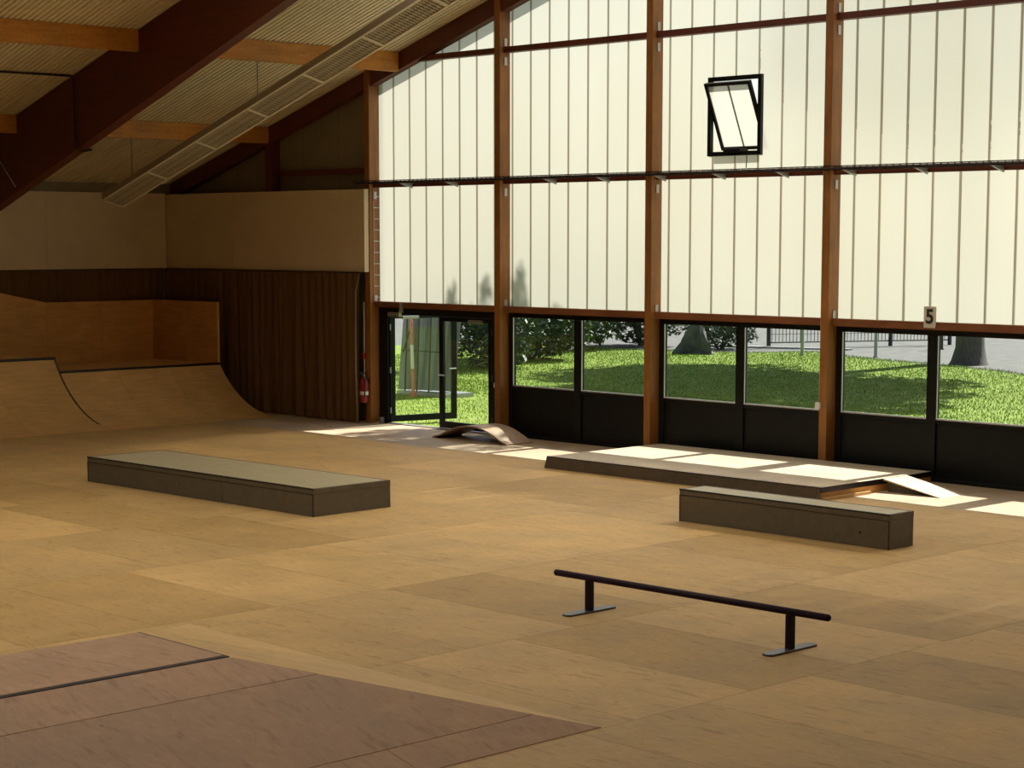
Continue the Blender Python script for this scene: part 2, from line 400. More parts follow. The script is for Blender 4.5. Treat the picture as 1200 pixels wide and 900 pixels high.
# ------------------------------------------------------------------ glazed gable wall
wr = thing('wall_right', 'tall glazed gable wall of opal panels between timber posts', None, kind='structure')
# opaque ends of the gable
def gable_panel(xa, xb):
    MB().prism([(xa+.006, 0), (xb-.006, 0), (xb-.006, zc(xb)), (xa+.006, zc(xa))], 'y', Y_GL, Y_GL+.1).build('wall_panel', DARKWALL, wr)
xs = [X_EAVE]+[X_EAVE+1.15*k for k in range(1, 6)]+[PX[0]-.05]
for a, b in zip(xs, xs[1:]): gable_panel(a, b)
xs = [PX[-1]]+[PX[-1]+1.35*k for k in range(1, 6)]+[X_FAR]
for a, b in zip(xs, xs[1:]): gable_panel(a, b)
for xa, xb in ((X_EAVE, PX[0]-.055), (PX[-1], X_FAR)):
    MB().prism([(xa, 0), (xb, 0), (xb, zc(xb)+.05), (xa, zc(xa)+.05)], 'y', Y_GL+.101, Y_GL+.16).build('wall_backing', DARKWALL, wr)
box('wall_post', GLULAM, wr, -33.0, -32.80, Y_POST+.02, Y_GL, 0, zc(-32.9)-.3)
box('wall_girt', GLULAM, wr, -32.8, PX[0]-PW, Y_GL-.12, Y_GL, 4.93, 5.05)
for a, b in ((X_EAVE, -34.0), (-33.995, -31.8), (-31.795, PX[0]-PW+.1)):
    box('white_board', WHITEB, wr, a, b, 24.40, 24.50, 3.0, 4.62)
box('board_edge', WHITEB, wr, PX[0]-PW+.10, PX[0]-PW+.125, 24.39, 24.5, 3.0, 4.62)
# posts
posts = []
for i, x in enumerate(PX):
    zt = zc(x)-.02
    p = box('timber_post', POSTW, wr, x-PW, x, Y_POST, Y_GL-.075, -.0, zt); posts.append(p)
    box('batten', POSTW, p, x-PW+.02, x-.004, Y_GL-.072, Y_GL+.002, 0, zt)
    for z in (2.47, 4.50, 6.86, 7.2):
        if z < zt-.2: box('angle_bracket', GREYM, p, x, x+.012, Y_GL-.15, Y_GL-.085, z-.07, z+.07)
# transoms per bay
for i in range(NB):
    xa, xb = PX[i], PX[i+1]-PW
    s = box('sill_transom', TRANS, wr, xa, xb, Y_GL-.17, Y_GL-.004, 2.305, 2.42)
    box('middle_transom', GLULAM, wr, xa, xb, Y_GL-.17, Y_GL-.004, 4.65, 4.77)
    for z in (7.01, 9.3):
        za = z
        x1 = xa
        lim = lambda xx: zc(xx)-.06
        if lim(xb) > z+.1 or lim(xa) > z+.1:
            ra, rb = xa, xb
            while lim(ra) < z+.1 and ra < xb: ra += .05
            while lim(rb) < z+.1 and rb > xa: rb -= .05
            if rb-ra > .3: box('upper_transom', GLULAM, wr, ra if ra > xa else xa, rb, Y_GL-.17, Y_GL-.004, z, z+.105)
# opal panels: each an interlocking sheet with a thicker joint along both edges
PJ = .4785
k0 = -29.145
cols = [PX[0]-.05]+[k0+PJ*k for k in range(0, 60) if k0+PJ*k < PX[-1]-.1]+[PX[-1]]
VENT = (-21.085, -19.962, 5.01, 6.295)
def opal(xa, xb, za, tops, jl=True, jr=True):
    b = MB(); e = .023; q = [xa+.002 if jl else xa, xa+(e if jl else 0), xb-(e if jr else 0), xb-.002 if jr else xb]
    def strip(x0, x1, mi, y0, y1):
        if x1-x0 < .004: return
        b.cur = mi
        b.add([(x0, y0, za), (x1, y1, za), (x1, y1, tops(x1)), (x0, y0, tops(x0))], [(0, 1, 2, 3)])
    strip(q[0], q[1], 1, Y_GL+.03, Y_GL+.004); strip(q[1], q[2], 0, Y_GL+.004, Y_GL+.004); strip(q[2], q[3], 1, Y_GL+.004, Y_GL+.03)
    b.build('opal_panel', [POLY, POLYJ], wr)
for a, b in zip(cols, cols[1:]):
    if b-a < .06: continue
    if min(b, VENT[1])-max(a, VENT[0]) > .005:
        opal(a, b, 2.36, lambda x: VENT[2]); opal(a, b, VENT[3], lambda x: zc(x))
        if a < VENT[0]-.005: opal(a, VENT[0], VENT[2], lambda x: VENT[3], True, False)
        if b > VENT[1]+.005: opal(VENT[1], b, VENT[2], lambda x: VENT[3], False, True)
    else: opal(a, b, 2.36, lambda x: zc(x))

# windows under the sill transom
def window(n, i):
    xa, xb = PX[i]+.002, PX[i+1]-PW-.002
    w = thing('window_%d' % n, 'black framed low window with two panes in bay %d from the door' % i, None, ((xa+xb)/2, Y_GL, 0), kind='structure')
    y0, y1 = Y_GL-.045, Y_GL+.045; xm = (xa+xb)/2
    f = MB(); s = .115
    f.box(xa, xa+s, y0, y1, 0, 2.30); f.box(xb-s, xb, y0, y1, 0, 2.30)
    f.box(xa+s, xb-s, y0, y1, 2.215, 2.30); f.box(xa+s, xb-s, y0, y1, .885, .955); f.box(xa+s, xb-s, y0, y1, 0, .06)
    f.build('frame', BLACK, w, bevel=.006)
    MB().box(xm-.085, xm+.085, y0-.012, y1, .06, 2.215).build('mullion', BLACK, w, bevel=.006)
    for a, b in ((xa+s, xm-.085), (xm+.085, xb-s)):
        box('pane', GLASS, w, a, b, Y_GL-.003, Y_GL+.003, .955, 2.215)
        MB().box(a, b, y0-.004, y0+.02, .945, .968).box(a, a+.012, y0+.002, y0+.02, .97, 2.21).build('glazing_bead', ALU, w)
        box('lower_panel', BLACK, w, a, b, Y_GL-.02, Y_GL+.02, .06, .885, bevel=.004)
for i in range(1, NB): window(i, i)

# tilted vent window high in the opal wall
vw = thing('window_9', 'small black vent window tilted open high in the opal wall', None, ((VENT[0]+VENT[1])/2, Y_GL, VENT[2]), kind='structure')
f = MB(); fw = .07; y0, y1 = Y_GL-.06, Y_GL+.02
f.box(VENT[0], VENT[0]+fw, y0, y1, VENT[2], VENT[3]); f.box(VENT[1]-fw, VENT[1], y0, y1, VENT[2], VENT[3])
f.box(VENT[0]+fw, VENT[1]-fw, y0, y1, VENT[2], VENT[2]+fw); f.box(VENT[0]+fw, VENT[1]-fw, y0, y1, VENT[3]-fw, VENT[3])
f.build('frame', BLACK, vw, bevel=.006)
hw, hh, t0 = (VENT[1]-VENT[0])/2-fw-.012, (VENT[3]-VENT[2])/2-.06, math.radians(24)
cx, cz = (VENT[0]+VENT[1])/2, (VENT[2]+VENT[3])/2
def tilt(b):
    b.v = [(cx+x, Y_GL-z*math.sin(t0)+y*math.cos(t0), cz+z*math.cos(t0)+y*math.sin(t0)) for x, y, z in b.v]; return b
f = MB(); s = .055
f.box(-hw, -hw+s, -.03, .03, -hh, hh); f.box(hw-s, hw, -.03, .03, -hh, hh); f.box(-hw+s, hw-s, -.03, .03, -hh, -hh+s); f.box(-hw+s, hw-s, -.03, .03, hh-s, hh)
sash = tilt(f).build('sash', BLACK, vw, bevel=.005)
for a, b in ((-hw+s, -.012), (.012, hw-s)):
    tilt(MB().add([(a, 0, -hh+s), (b, 0, -hh+s), (b, 0, hh-s), (a, 0, hh-s)], [(0, 1, 2, 3)])).build('sash_pane', POLY, sash)
tilt(MB().box(-.012, .012, -.012, .012, -hh+s, hh-s)).build('sash_bar', POLYJ, sash)
box('actuator', BLACK, vw, cx-.17, cx+.17, Y_GL-.12, Y_GL+.12, VENT[2]+.05, VENT[2]+.11, bevel=.008)
MB().tube([(cx+.28, Y_GL-.06, VENT[2]+.02), (cx+.30, Y_GL-.08, VENT[2]-.08), (cx+.29, Y_GL-.08, 4.8)], .008, 6).build('cable', CABLE, vw)

# door with one leaf swung out
dx0, dx1 = PX[0]+.002, PX[1]-PW-.002
door = thing('door_1', 'black glazed double door with its left leaf swung outwards', None, ((dx0+dx1)/2, Y_GL, 0), kind='structure')
f = MB(); hx = -29.31; ex = -26.30
f.box(dx0, hx, Y_GL-.05, Y_GL+.05, 0, 2.30); f.box(ex, dx1, Y_GL-.05, Y_GL+.05, 0, 2.30); f.box(hx, ex, Y_GL-.05, Y_GL+.05, 2.17, 2.30)
f.build('frame', BLACK, door, bevel=.006)
box('threshold', GREYM, door, hx, ex, Y_GL-.06, Y_GL+.08, -.01, .018)
LW = (ex-hx)/2-.004
def leaf(name, hinge_x, ang, flip):
    def tr(b):
        c, s_ = math.cos(ang), math.sin(ang); o = []
        for x, y, z in b.v:
            if flip: o.append((hinge_x-x, Y_GL+y, z))
            else: o.append((hinge_x+x*c-y*s_, Y_GL+x*s_+y*c, z))
        b.v = o; return b
    f = MB(); s1 = .115; zt, zb = 2.165, .03
    f.box(0, s1, -.03, .03, zb, zt); f.box(LW-s1, LW, -.03, .03, zb, zt); f.box(s1, LW-s1, -.03, .03, zb, zb+.125); f.box(s1, LW-s1, -.03, .03, zt-.085, zt)
    l = tr(f).build(name, BLACK, door, bevel=.005)
    tr(MB().box(s1, LW-s1, -.004, .004, zb+.125, zt-.085)).build('pane', GLASS, l)
    tr(MB().box(.25, .62, -.085, -.03, 2.07, 2.13)).build('door_closer', GREYM, l, bevel=.006)
    tr(MB().tube([(LW-.05, -.03, 1.05), (LW-.05, -.085, 1.05), (LW-.20, -.085, 1.05)], .014, 8)).build('handle', ALU, l)
    tr(MB().box(0, .02, -.034, .034, .2, .32).box(0, .02, -.034, .034, 1.0, 1.12).box(0, .02, -.034, .034, 1.85, 1.97)).build('hinge', GREYM, l)
leaf('door_leaf', hx, math.radians(76), False)
leaf('door_leaf', ex, 0, True)
box('door_stop', GREYM, door, dx0+.1, dx0+.16, Y_GL-.14, Y_GL-.06, .0, .12)
box('emergency_lamp', GREYM, door, -29.05, -28.72, Y_GL-.26, Y_GL-.18, 2.14, 2.22)
box('lamp_bracket', GREYM, door, -28.74, -28.70, Y_GL-.24, Y_GL-.16, 2.22, 2.40)

# cable tray on the middle transom, in front of the posts
ct = thing('cable_tray', 'thin wire cable tray running along the middle transom', 'cable tray', (-23, 24.4, 4.7))
TX0, TX1 = PX[0]-PW-.1, -8.0
f = MB()
for y in (24.30, 24.37, 24.44, 24.50): f.box(TX0, TX1, y-.004, y+.004, 4.715, 4.723)
for y in (24.30, 24.50): f.box(TX0, TX1, y-.004, y+.004, 4.770, 4.778)
x = TX0
while x < TX1:
    f.box(x-.004, x+.004, 24.30, 24.50, 4.711, 4.717)
    for y in (24.30, 24.50): f.box(x-.004, x+.004, y-.004, y+.004, 4.715, 4.775)
    x += .12
f.build('wire_mesh', STEEL, ct)
MB().tube([(TX0+.02, 24.36, 4.735), (TX1, 24.37, 4.735)], .016, 6).tube([(TX0, 24.42, 4.735), (TX1, 24.43, 4.735)], .012, 6).build('cable', CABLE, ct)
x = TX0+.12
while x < TX1:
    near = min(abs(x-(p-PW/2)) for p in PX)
    if near > .2:
        MB().prism([(24.30, 4.70), (24.595, 4.70), (24.595, 4.615)], 'x', x, x+.03).box(x-.02, x+.05, 24.29, 24.595, 4.70, 4.71).build('bracket', GREYM, ct)
    x += 1.3
# conduits down the posts
for i, (zt, zb, xo) in {0: (2.4, .9, -.16), 1: (2.42, 1.0, -PW-.012), 3: (4.75, 1.1, -PW-.012)}.items():
    x = PX[i]+xo
    t = thing('switch_conduit', ['white conduit pipe running down beside the curtain edge', 'white conduit pipe with switch on the post beside the door', '', 'long white conduit pipe with switch on the post between the right windows'][i], 'conduit', (x, Y_POST, zb))
    yy = Y_POST-.006 if i == 0 else Y_POST+.03
    if i == 0: MB().tube([(x, 24.48, zt), (x, 24.48, zb)], .009, 8).build('pipe', WHITEP, t)
    else: MB().tube([(x, yy, zt), (x, yy, zb)], .011, 8).build('pipe', WHITEP, t)
    if i == 3: box('switch_box', WHITEP, t, x-.035, x+.06, Y_POST-.05, Y_POST-.001, zb-.10, zb, bevel=.006)
    elif i == 1: box('switch_box', WHITEP, t, x-.02, x+.02, yy-.03, yy+.03, zb-.09, zb, bevel=.006)
    else: box('switch_box', RED, t, x-.04, x+.04, 24.42, 24.505, zb+.38, zb+.50, bevel=.006)
t = thing('cable_ladder', 'narrow cable ladder running up the corner post beside the opal panels', 'cable ladder', (PX[0]+.02, Y_GL-.12, 2.42))
MB().tube([(PX[0]+.015, Y_GL-.17, 2.43), (PX[0]+.015, Y_GL-.17, 4.64)], .006, 6).tube([(PX[0]+.015, Y_GL-.02, 2.43), (PX[0]+.015, Y_GL-.02, 4.64)], .006, 6).build('rail', GREYM, t)
for k in range(10): MB().tube([(PX[0]+.015, Y_GL-.17, 2.5+.22*k), (PX[0]+.015, Y_GL-.02, 2.5+.22*k)], .007, 6).build('rung', GREYM, t)

# ------------------------------------------------------------------ curtains
def curtain(name, label, p0, p1, z0, z1, amp, seed, lining=None):
    r = random.Random(seed); p0, p1 = Vector(p0), Vector(p1); L = (p1-p0).length; d = (p1-p0)/L; nrm = Vector((d.y, -d.x, 0))
    n = int(L/.03); b = MB(); rows = 7; off = []; ph = 0.0
    def folds(lo, hi):
        w = []
        while len(w) <= n:
            k = r.randint(lo, hi); a = r.uniform(.25, 1.0)
            for q in range(k): w.append(math.sin(math.pi*2*q/k)*a)
        return w
    wt, wb_ = folds(4, 9), folds(7, 18)
    for j in range(rows+1):
        t = j/rows; z = z0+(z1-z0)*t
        for i in range(n+1):
            s_ = L*i/n; flare = amp*(1.15-.45*t)
            wob = .02*math.sin(i*.37+seed)*(1-t)
            p = p0+d*(s_+wob)+nrm*((wt[i]*t+wb_[i]*(1-t)+.35*math.sin(i*.9+seed)*math.sin(i*.13))*flare)
            b.v.append((p.x, p.y, z))
    for j in range(rows):
        for i in range(n):
            q = j*(n+1)+i; b.f.append((q, q+1, q+n+2, q+n+1)); b.mi.append(0)
    o = thing(name, label, 'curtain', ((p0+p1)/2).to_tuple())
    b.build('cloth', CURT, o, smooth=True)
    MB().tube([tuple(p0+Vector((0, 0, z1+.015))), tuple(p1+Vector((0, 0, z1+.015)))], .012, 6).build('curtain_rail', STEEL, o)
    return o
c1 = curtain('curtain', 'brown curtain hanging along the gable wall beside the glass door', (X_EAVE+.1, 24.36, 0), (PX[0]-PW-.02, 24.36, 0), .02, 2.975, .055, 3)
f = MB()
for j in range(9):
    t = j/8; xo = PX[0]-PW-.02+.06*t-.10*math.sin(t*1.6)*(t < .99); w_ = .05+.05*(1-t)
    f.v += [(xo-w_*.5-.05*(1-t), 24.33, .02+2.95*t), (xo+.02-.05*(1-t), 24.32, .02+2.95*t)]
for j in range(8): f.f.append((2*j, 2*j+1, 2*j+3, 2*j+2)); f.mi.append(0)
f.build('curtain_hem', CURTL, c1)
curtain('curtain', 'brown curtain hanging behind the quarter pipe deck under the white end wall', (X_EAVE+.06, 15.2, 0), (X_EAVE+.06, 24.30, 0), .02, 2.975, .045, 11)

# ------------------------------------------------------------------ quarter pipes
QR, XB = 2.5, -31.92
def quarter(name, label, ya, yb, h, xdeck, nsheet, back):
    run = math.sqrt(2*QR*h-h*h); xc = XB-run
    q = thing(name, label, 'ramp', (XB-run/2, (ya+yb)/2, 0))
    N = 14; prof = []
    for k in range(N+1):
        a = math.acos(1-h/QR)*k/N; prof.append((XB-QR*math.sin(a), QR-QR*math.cos(a)))
    ys = [ya+(yb-ya)*k/nsheet for k in range(nsheet+1)]
    for y0_, y1_ in zip(ys, ys[1:]):
        b = MB(); t = .022
        top = [(x, z+.004) for x, z in prof]; bot = [(x-.004, max(z-t, -.0)) for x, z in prof]
        for i in range(N):
            b.hexa([(top[i][0], y0_+.003, top[i][1]), (top[i+1][0], y0_+.003, top[i+1][1]), (bot[i+1][0], y0_+.003, bot[i+1][1]), (bot[i][0], y0_+.003, bot[i][1])],
                   [(top[i][0], y1_-.003, top[i][1]), (top[i+1][0], y1_-.003, top[i+1][1]), (bot[i+1][0], y1_-.003, bot[i+1][1]), (bot[i][0], y1_-.003, bot[i][1])])
        b.build('ramp_sheet', RAMP, q)
    for y in (ya, yb-.02):                                   # side panels under the curve
        poly = [(x-.005, max(z-.02, 0)) for x, z in prof][::-1]+[(xc-.005, 0)]
        MB().prism(poly[::-1], 'y', y, y+.02).build('side_panel', DARKPLY, q)
    MB().tube([(xc-.005, ya, h+.008), (xc-.005, yb, h+.008)], .03, 10).build('coping', STEEL, q)
    box('deck', RAMP, q, xdeck, xc-.035, max(ya, 18.95), yb, h-.03, h+.004)
    box('deck_front', DARKPLY, q, xc-.06, xc-.04, ya, yb, 0, h-.03)
    return q, xc
XD = -36.42
def curve_edge(q, h, y0_, y1_):
    b = MB(); N = 16
    pr = [(XB-QR*math.sin(a), QR-QR*math.cos(a)) for a in [math.acos(1-h/QR)*(.22+.78*k/N) for k in range(N+1)]]
    for (xa, za), (xb, zb) in zip(pr, pr[1:]):
        b.hexa([(xa, y0_, za-.01), (xb, y0_, zb-.01), (xb, y1_, zb-.01), (xa, y1_, za-.01)], [(xa+.006, y0_, za+.012), (xb+.006, y0_, zb+.012), (xb+.006, y1_, zb+.012), (xa+.006, y1_, za+.012)])
    b.build('edge_strip', DARKPLY, q)
q1, xc1 = quarter('quarter_pipe', 'lower plywood quarter pipe beside the brown curtain', 20.1, 23.95, 1.0, XD, 3, True)
q2, xc2 = quarter('quarter_pipe', 'taller plywood quarter pipe at the left picture edge', 14.0, 20.095, 1.27, XD, 4, True)
curve_edge(q2, 1.27, 20.062, 20.098)
# backboards
for ya, yb in ((20.1, 21.28), (21.284, 22.62), (22.624, 23.93)):
    zt = 2.305
    poly = [(ya, 1.0), (yb, 1.0), (yb, zt), (ya, zt+(.245 if ya < 20.2 else 0))]
    MB().prism(poly, 'x', XD, XD+.03).build('back_board', BOARD, q1)
MB().prism([(23.93, 1.0), (23.95, 1.0), (23.95, 2.305), (23.93, 2.305)], 'x', XD, XD+.032).build('corner_strip', BOARD, q1)
for xa, xb in ((XD+.03, -35.1), (-35.096, xc1-.02)):
    box('side_board', BOARD, q1, xa, xb, 23.92, 23.95, .995, 2.312)
box('board_edge_strip', RAMP, q1, xc1-.03, xc1+.0, 23.905, 23.955, .98, 2.312)
box('back_board', BOARD, q2, XD, XD+.03, 18.95, 20.096, 1.27, 2.55)

# ------------------------------------------------------------------ grind boxes
def ledge(name, label, corner, rot, L, Wd, h, joints, capm, sidem):
    t = thing(name, label, 'grind box', (corner[0], corner[1], 0), rot)
    e = .045
    xs = [-L]+[-L*j for j in joints]+[0]
    for a, b in zip(xs, xs[1:]):
        box('front_panel', sidem, t, a+.003, b-.003, .004, .03, .004, h-.075, local=True)
        box('back_panel', sidem, t, a+.003, b-.003, Wd-.03, Wd-.004, .004, h-.075, local=True)
        box('top_board', capm, t, a+.003, b-.003, e, Wd-e, h-.03, h-.002, local=True)
    for x in (-.028, -L+.004): box('end_panel', sidem, t, x, x+.024, .032, Wd-.032, .004, h-.075, local=True)
    for y0_, y1_ in ((0, e-.002), (Wd-e+.002, Wd)): box('edge_strip', FILM, t, -L, 0, y0_, y1_, h-.075, h, local=True, bevel=.005)
    for x in (-.045, -L): box('edge_strip', FILM, t, x, x+.045, e-.001, Wd-e+.001, h-.075, h, local=True, bevel=.005)
    for x in (-.012, -L): box('corner_trim', STEEL, t, x, x+.012, -.002, .01, 0, h-.076, local=True)
    box('steel_edge', INK, t, -L-.002, .002, -.003, .014, h-.016, h+.003, local=True)
    box('gap_shade_strip', INK, t, -L+.002, -.002, .003, .02, h-.085, h-.076, local=True)  # black strip painted in for the shade under the edge strip
    box('base_frame', STEEL, t, -L+.03, -.03, .032, Wd-.032, 0, .03, local=True)
    return t
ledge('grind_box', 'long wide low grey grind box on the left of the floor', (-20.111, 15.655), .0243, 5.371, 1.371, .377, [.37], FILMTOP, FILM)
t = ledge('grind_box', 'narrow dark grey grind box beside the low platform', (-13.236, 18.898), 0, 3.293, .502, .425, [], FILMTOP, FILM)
MB().tube([(-.42, -.001, .17), (-.42, .02, .17)], .018, 10).build('bolt_hole', INK, t, local=True)

# ------------------------------------------------------------------ flat rail
t = thing('flat_rail', 'dark round flat rail on two feet in the foreground', 'skate rail', (-11.8, 13.62, 0))
MB().tube([(-13.56, 13.62, .337), (-13.545, 13.62, .337), (-10.16, 13.62, .357), (-10.145, 13.62, .357)], [.022, .033, .033, .022], 16).build('rail_bar', RAILM, t, smooth=True)
for x in (-13.08, -10.58):
    z = .34 if x < -12 else .353
    box('upright', RAILM, t, x-.033, x+.033, 13.587, 13.653, .012, z-.028, bevel=.004)
    f = MB(); a = .065; r_ = .035
    f.prism([(x-a, 13.27+r_), (x-a+r_, 13.27), (x+a-r_, 13.27), (x+a, 13.27+r_), (x+a, 13.97-r_), (x+a-r_, 13.97), (x-a+r_, 13.97), (x-a, 13.97-r_)], 'z', 0, .018)
    f.build('foot_plate', RAILF, t, bevel=.003)

# ------------------------------------------------------------------ low platform against the windows
PXA, PXB, PYA, PYB, PH = -21.90, -16.42, 21.74, 24.50, .19
t = thing('manual_pad', 'long low plywood platform against the windows with sun patches', 'platform', ((PXA+PXB)/2, 23.1, 0))
for a, b in ((PXA+.04, -19.14), (-19.137, PXB)):
    for c, d in ((PYA+.05, 23.12), (23.123, PYB)):
        box('top_sheet', GREYPLY, t, a, b, c, d, PH-.02, PH)
for a, b in ((PXA, -19.14), (-19.137, PXB-.05)):
    MB().hexa([(a, PYA, 0), (b, PYA, 0), (b, PYA+.022, 0), (a, PYA+.022, 0)],
              [(a+(.04 if a < -20 else 0), PYA+.02, PH-.005), (b, PYA+.02, PH-.005), (b, PYA+.045, PH-.005), (a+(.04 if a < -20 else 0), PYA+.045, PH-.005)]).build('front_panel', DARKPLY, t)
box('front_edge', STEEL, t, PXA+.04, PXB, PYA+.018, PYA+.05, PH-.012, PH+.002)
MB().hexa([(PXB-.05, PYA-.004, 0), (PXB, PYA-.004, 0), (PXB, PYA+.02, 0), (PXB-.05, PYA+.02, 0)],
          [(PXB-.035, PYA+.016, PH-.013), (PXB, PYA+.016, PH-.013), (PXB, PYA+.045, PH-.013), (PXB-.035, PYA+.045, PH-.013)]).build('end_block', FILM, t)
box('end_edge', STEEL, t, PXB, PXB+.012, PYA+.02, PYB, PH-.075, PH+.001)
box('end_timber', BOARD, t, PXB-.05, PXB-.012, PYA+.05, PYB, .0, PH-.08); box('end_timber', RAMP, t, PXB-.012, PXB+.05, PYA+.06, 22.9, .0, .045)
box('core', DARKPLY, t, PXA+.08, PXB-.06, PYA+.06, PYB-.02, .0, PH-.022)
MB().hexa([(PXA, PYA+.03, 0), (PXA+.02, PYA+.03, 0), (PXA+.02, PYB, 0), (PXA, PYB, 0)], [(PXA+.035, PYA+.05, PH-.02), (PXA+.055, PYA+.05, PH-.02), (PXA+.055, PYB, PH-.02), (PXA+.035, PYB, PH-.02)]).build('side_panel', DARKPLY, t)

t = thing('kicker_ramp', 'small plywood kicker wedge leaning on the platform end', 'ramp', (-15.95, 23.53, 0))
MB().prism([(-16.40, .165), (-15.46, .0), (-15.40, .0), (-16.40, .19)], 'y', 23.24, 23.84).build('ramp_sheet', GREYPLY, t)
for y in (23.30, 23.72): MB().prism([(-16.36, 0), (-15.75, 0), (-16.36, .15)], 'y', y, y+.06).build('support_wedge', DARKPLY, t)

# bent plywood bump by the door
t = thing('bump_ramp', 'bent plywood bump lying on the floor before the door', 'ramp', (-25.7, 23.9, 0))
key = [(-26.69, .0), (-26.50, .045), (-26.30, .125), (-26.12, .195), (-25.93, .24), (-25.74, .262), (-25.55, .262), (-25.36, .238), (-25.18, .19), (-25.0, .118), (-24.85, .05), (-24.70, .0)]
b = MB(); th = .024
for (xa, za), (xb, zb) in zip(key, key[1:]):
    b.hexa([(xa, 23.575, za), (xb, 23.575, zb), (xb, 24.25, zb), (xa, 24.25, za)], [(xa, 23.575, za+th), (xb, 23.575, zb+th), (xb, 24.25, zb+th), (xa, 24.25, za+th)])
b.build('bent_sheet', wood('bump_plywood', (.34, .23, .14), (.43, .30, .19), (.5, .37, .25), rough=.5), t, smooth=True)
for x in (-26.60, -24.80): box('foot_batten', DARKPLY, t, x-.02, x+.02, 23.60, 24.22, 0, .022)

# ------------------------------------------------------------------ pyramid bank in the left foreground
BX0, BX1, BXT, BXU, BYT, BYB, BH = -15.3, -9.86, -13.23, -11.96, 8.49, 10.40, .5
bank = thing('pyramid_bank', 'low brown plywood bank with steel coping in the left foreground', 'ramp', (-12.6, 7, 0))
def lerp(a, b, t): return tuple(a[i]+(b[i]-a[i])*t for i in range(3))
YN = 1.0
def slab(name, quad, tone, th=.02, m=BANK):
    a, b, c = Vector(quad[0]), Vector(quad[1]), Vector(quad[2]); n = (b-a).cross(c-a).normalized()
    k = len(quad); v = [Vector(p) for p in quad]; o = MB()
    o.add(v+[p-n*th for p in v], [tuple(range(k)), tuple(range(2*k-1, k-1, -1))]+[(i, k+i, k+(i+1) % k, (i+1) % k) for i in range(k)])
    ob = o.build(name, m, bank); ob.color = (tone, tone, tone, 1); return ob
# front face rows between coping and toe
def fx(t): return BXU+(BX1-BXU)*t, BH*(1-t)
def ridge(t): return BYT+(BYB-BYT)*t
rows = [(0, .24), (.24, .82), (.82, 1.0)]
for ri, (ta, tb) in enumerate(rows):
    (xa, za), (xb, zb) = fx(ta), fx(tb)
    ys = [YN, 3.2, 5.6] if ri != 2 else [YN, 3.0, 5.2, 7.0, 8.6]
    ys = ys+[None]
    for ya, yb in zip(ys, ys[1:]):
        g = .006
        ya_ = ya+g/2
        if yb is None: q = [(xa, ya_, za), (xb, ya_, zb), (xb, ridge(tb), zb), (xa, ridge(ta), za)]
        else: q = [(xa, ya_, za), (xb, ya_, zb), (xb, yb-g/2, zb), (xa, yb-g/2, za)]
        s = .004
        q = [(q[0][0]+s, q[0][1], q[0][2]-s*.2), (q[1][0]-s, q[1][1], q[1][2]+s*.2), (q[2][0]-s, q[2][1], q[2][2]+s*.2), (q[3][0]+s, q[3][1], q[3][2]-s*.2)]
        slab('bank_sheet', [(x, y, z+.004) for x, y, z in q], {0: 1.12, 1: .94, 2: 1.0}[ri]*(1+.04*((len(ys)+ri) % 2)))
# gable-facing face, light from the glazing put into its paler sheet tone
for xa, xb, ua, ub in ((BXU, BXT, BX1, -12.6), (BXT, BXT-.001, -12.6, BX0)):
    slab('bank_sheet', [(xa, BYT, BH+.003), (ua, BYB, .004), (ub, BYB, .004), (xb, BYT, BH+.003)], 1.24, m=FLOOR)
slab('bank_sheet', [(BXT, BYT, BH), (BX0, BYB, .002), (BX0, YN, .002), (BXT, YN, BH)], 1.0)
# top deck
for ya, yb in ((YN, 3.6), (3.604, 6.2), (6.204, BYT)):
    slab('deck_sheet', [(BXT, ya, BH+.004), (BXU-.07, ya, BH+.004), (BXU-.07, yb, BH+.004), (BXT, yb, BH+.004)], 1.12)
box('coping', STEEL, bank, BXU-.065, BXU+.0, YN, BYT, BH-.04, BH+.012, bevel=.008)
box('deck_edge', DARKPLY, bank, BXT, BXU-.07, BYT, BYT+.012, BH-.03, BH+.006)
f = MB(); f.prism([(BX0+.2, 0), (BX1-.2, 0), (BXU-.05, BH-.03), (BXT+.05, BH-.03)], 'y', YN+.05, BYT-.1); f.build('core', DARKPLY, bank)

# ------------------------------------------------------------------ radiant heater under the roof
hu = Vector((1, 0, .3207)).normalized(); hwv = Vector((0, .966, -.258)); hn = hwv.cross(hu)
if hn.z < 0: hn = -hn
HP = Vector((-33.68, 21.0, 4.412)); HS = 1.635*Vector((1, 0, .3207)).length; HWD = .505; NS = 9
ht = thing('radiant_heater', 'long slatted radiant heater panel hung under the sloping roof', 'heater', tuple(HP))
def hpt(s, w, n): return HP+hu*s+hwv*w+hn*n
def hbox(b, s0, s1, w0, w1, n0, n1):
    return b.hexa([hpt(s0, w0, n0), hpt(s1, w0, n0), hpt(s1, w1, n0), hpt(s0, w1, n0)], [hpt(s0, w0, n1), hpt(s1, w0, n1), hpt(s1, w1, n1), hpt(s0, w1, n1)])
HL = HS*NS
b = MB(); hbox(b, 0, HL, 0, .012, 0, .13); hbox(b, 0, HL, HWD-.012, HWD, 0, .13); hbox(b, 0, HL, 0, HWD, .13, .142); hbox(b, 0, .012, 0, HWD, 0, .13); hbox(b, HL-.012, HL, 0, HWD, 0, .13)
b.build('casing', HEAT, ht)
b = MB(); hbox(b, 0, HL, -.006, .030, -.010, .004); hbox(b, 0, HL, HWD-.030, HWD+.006, -.010, .004); hbox(b, -.006, .03, 0, HWD, -.010, .004)
b.build('frame', HEATF, ht)
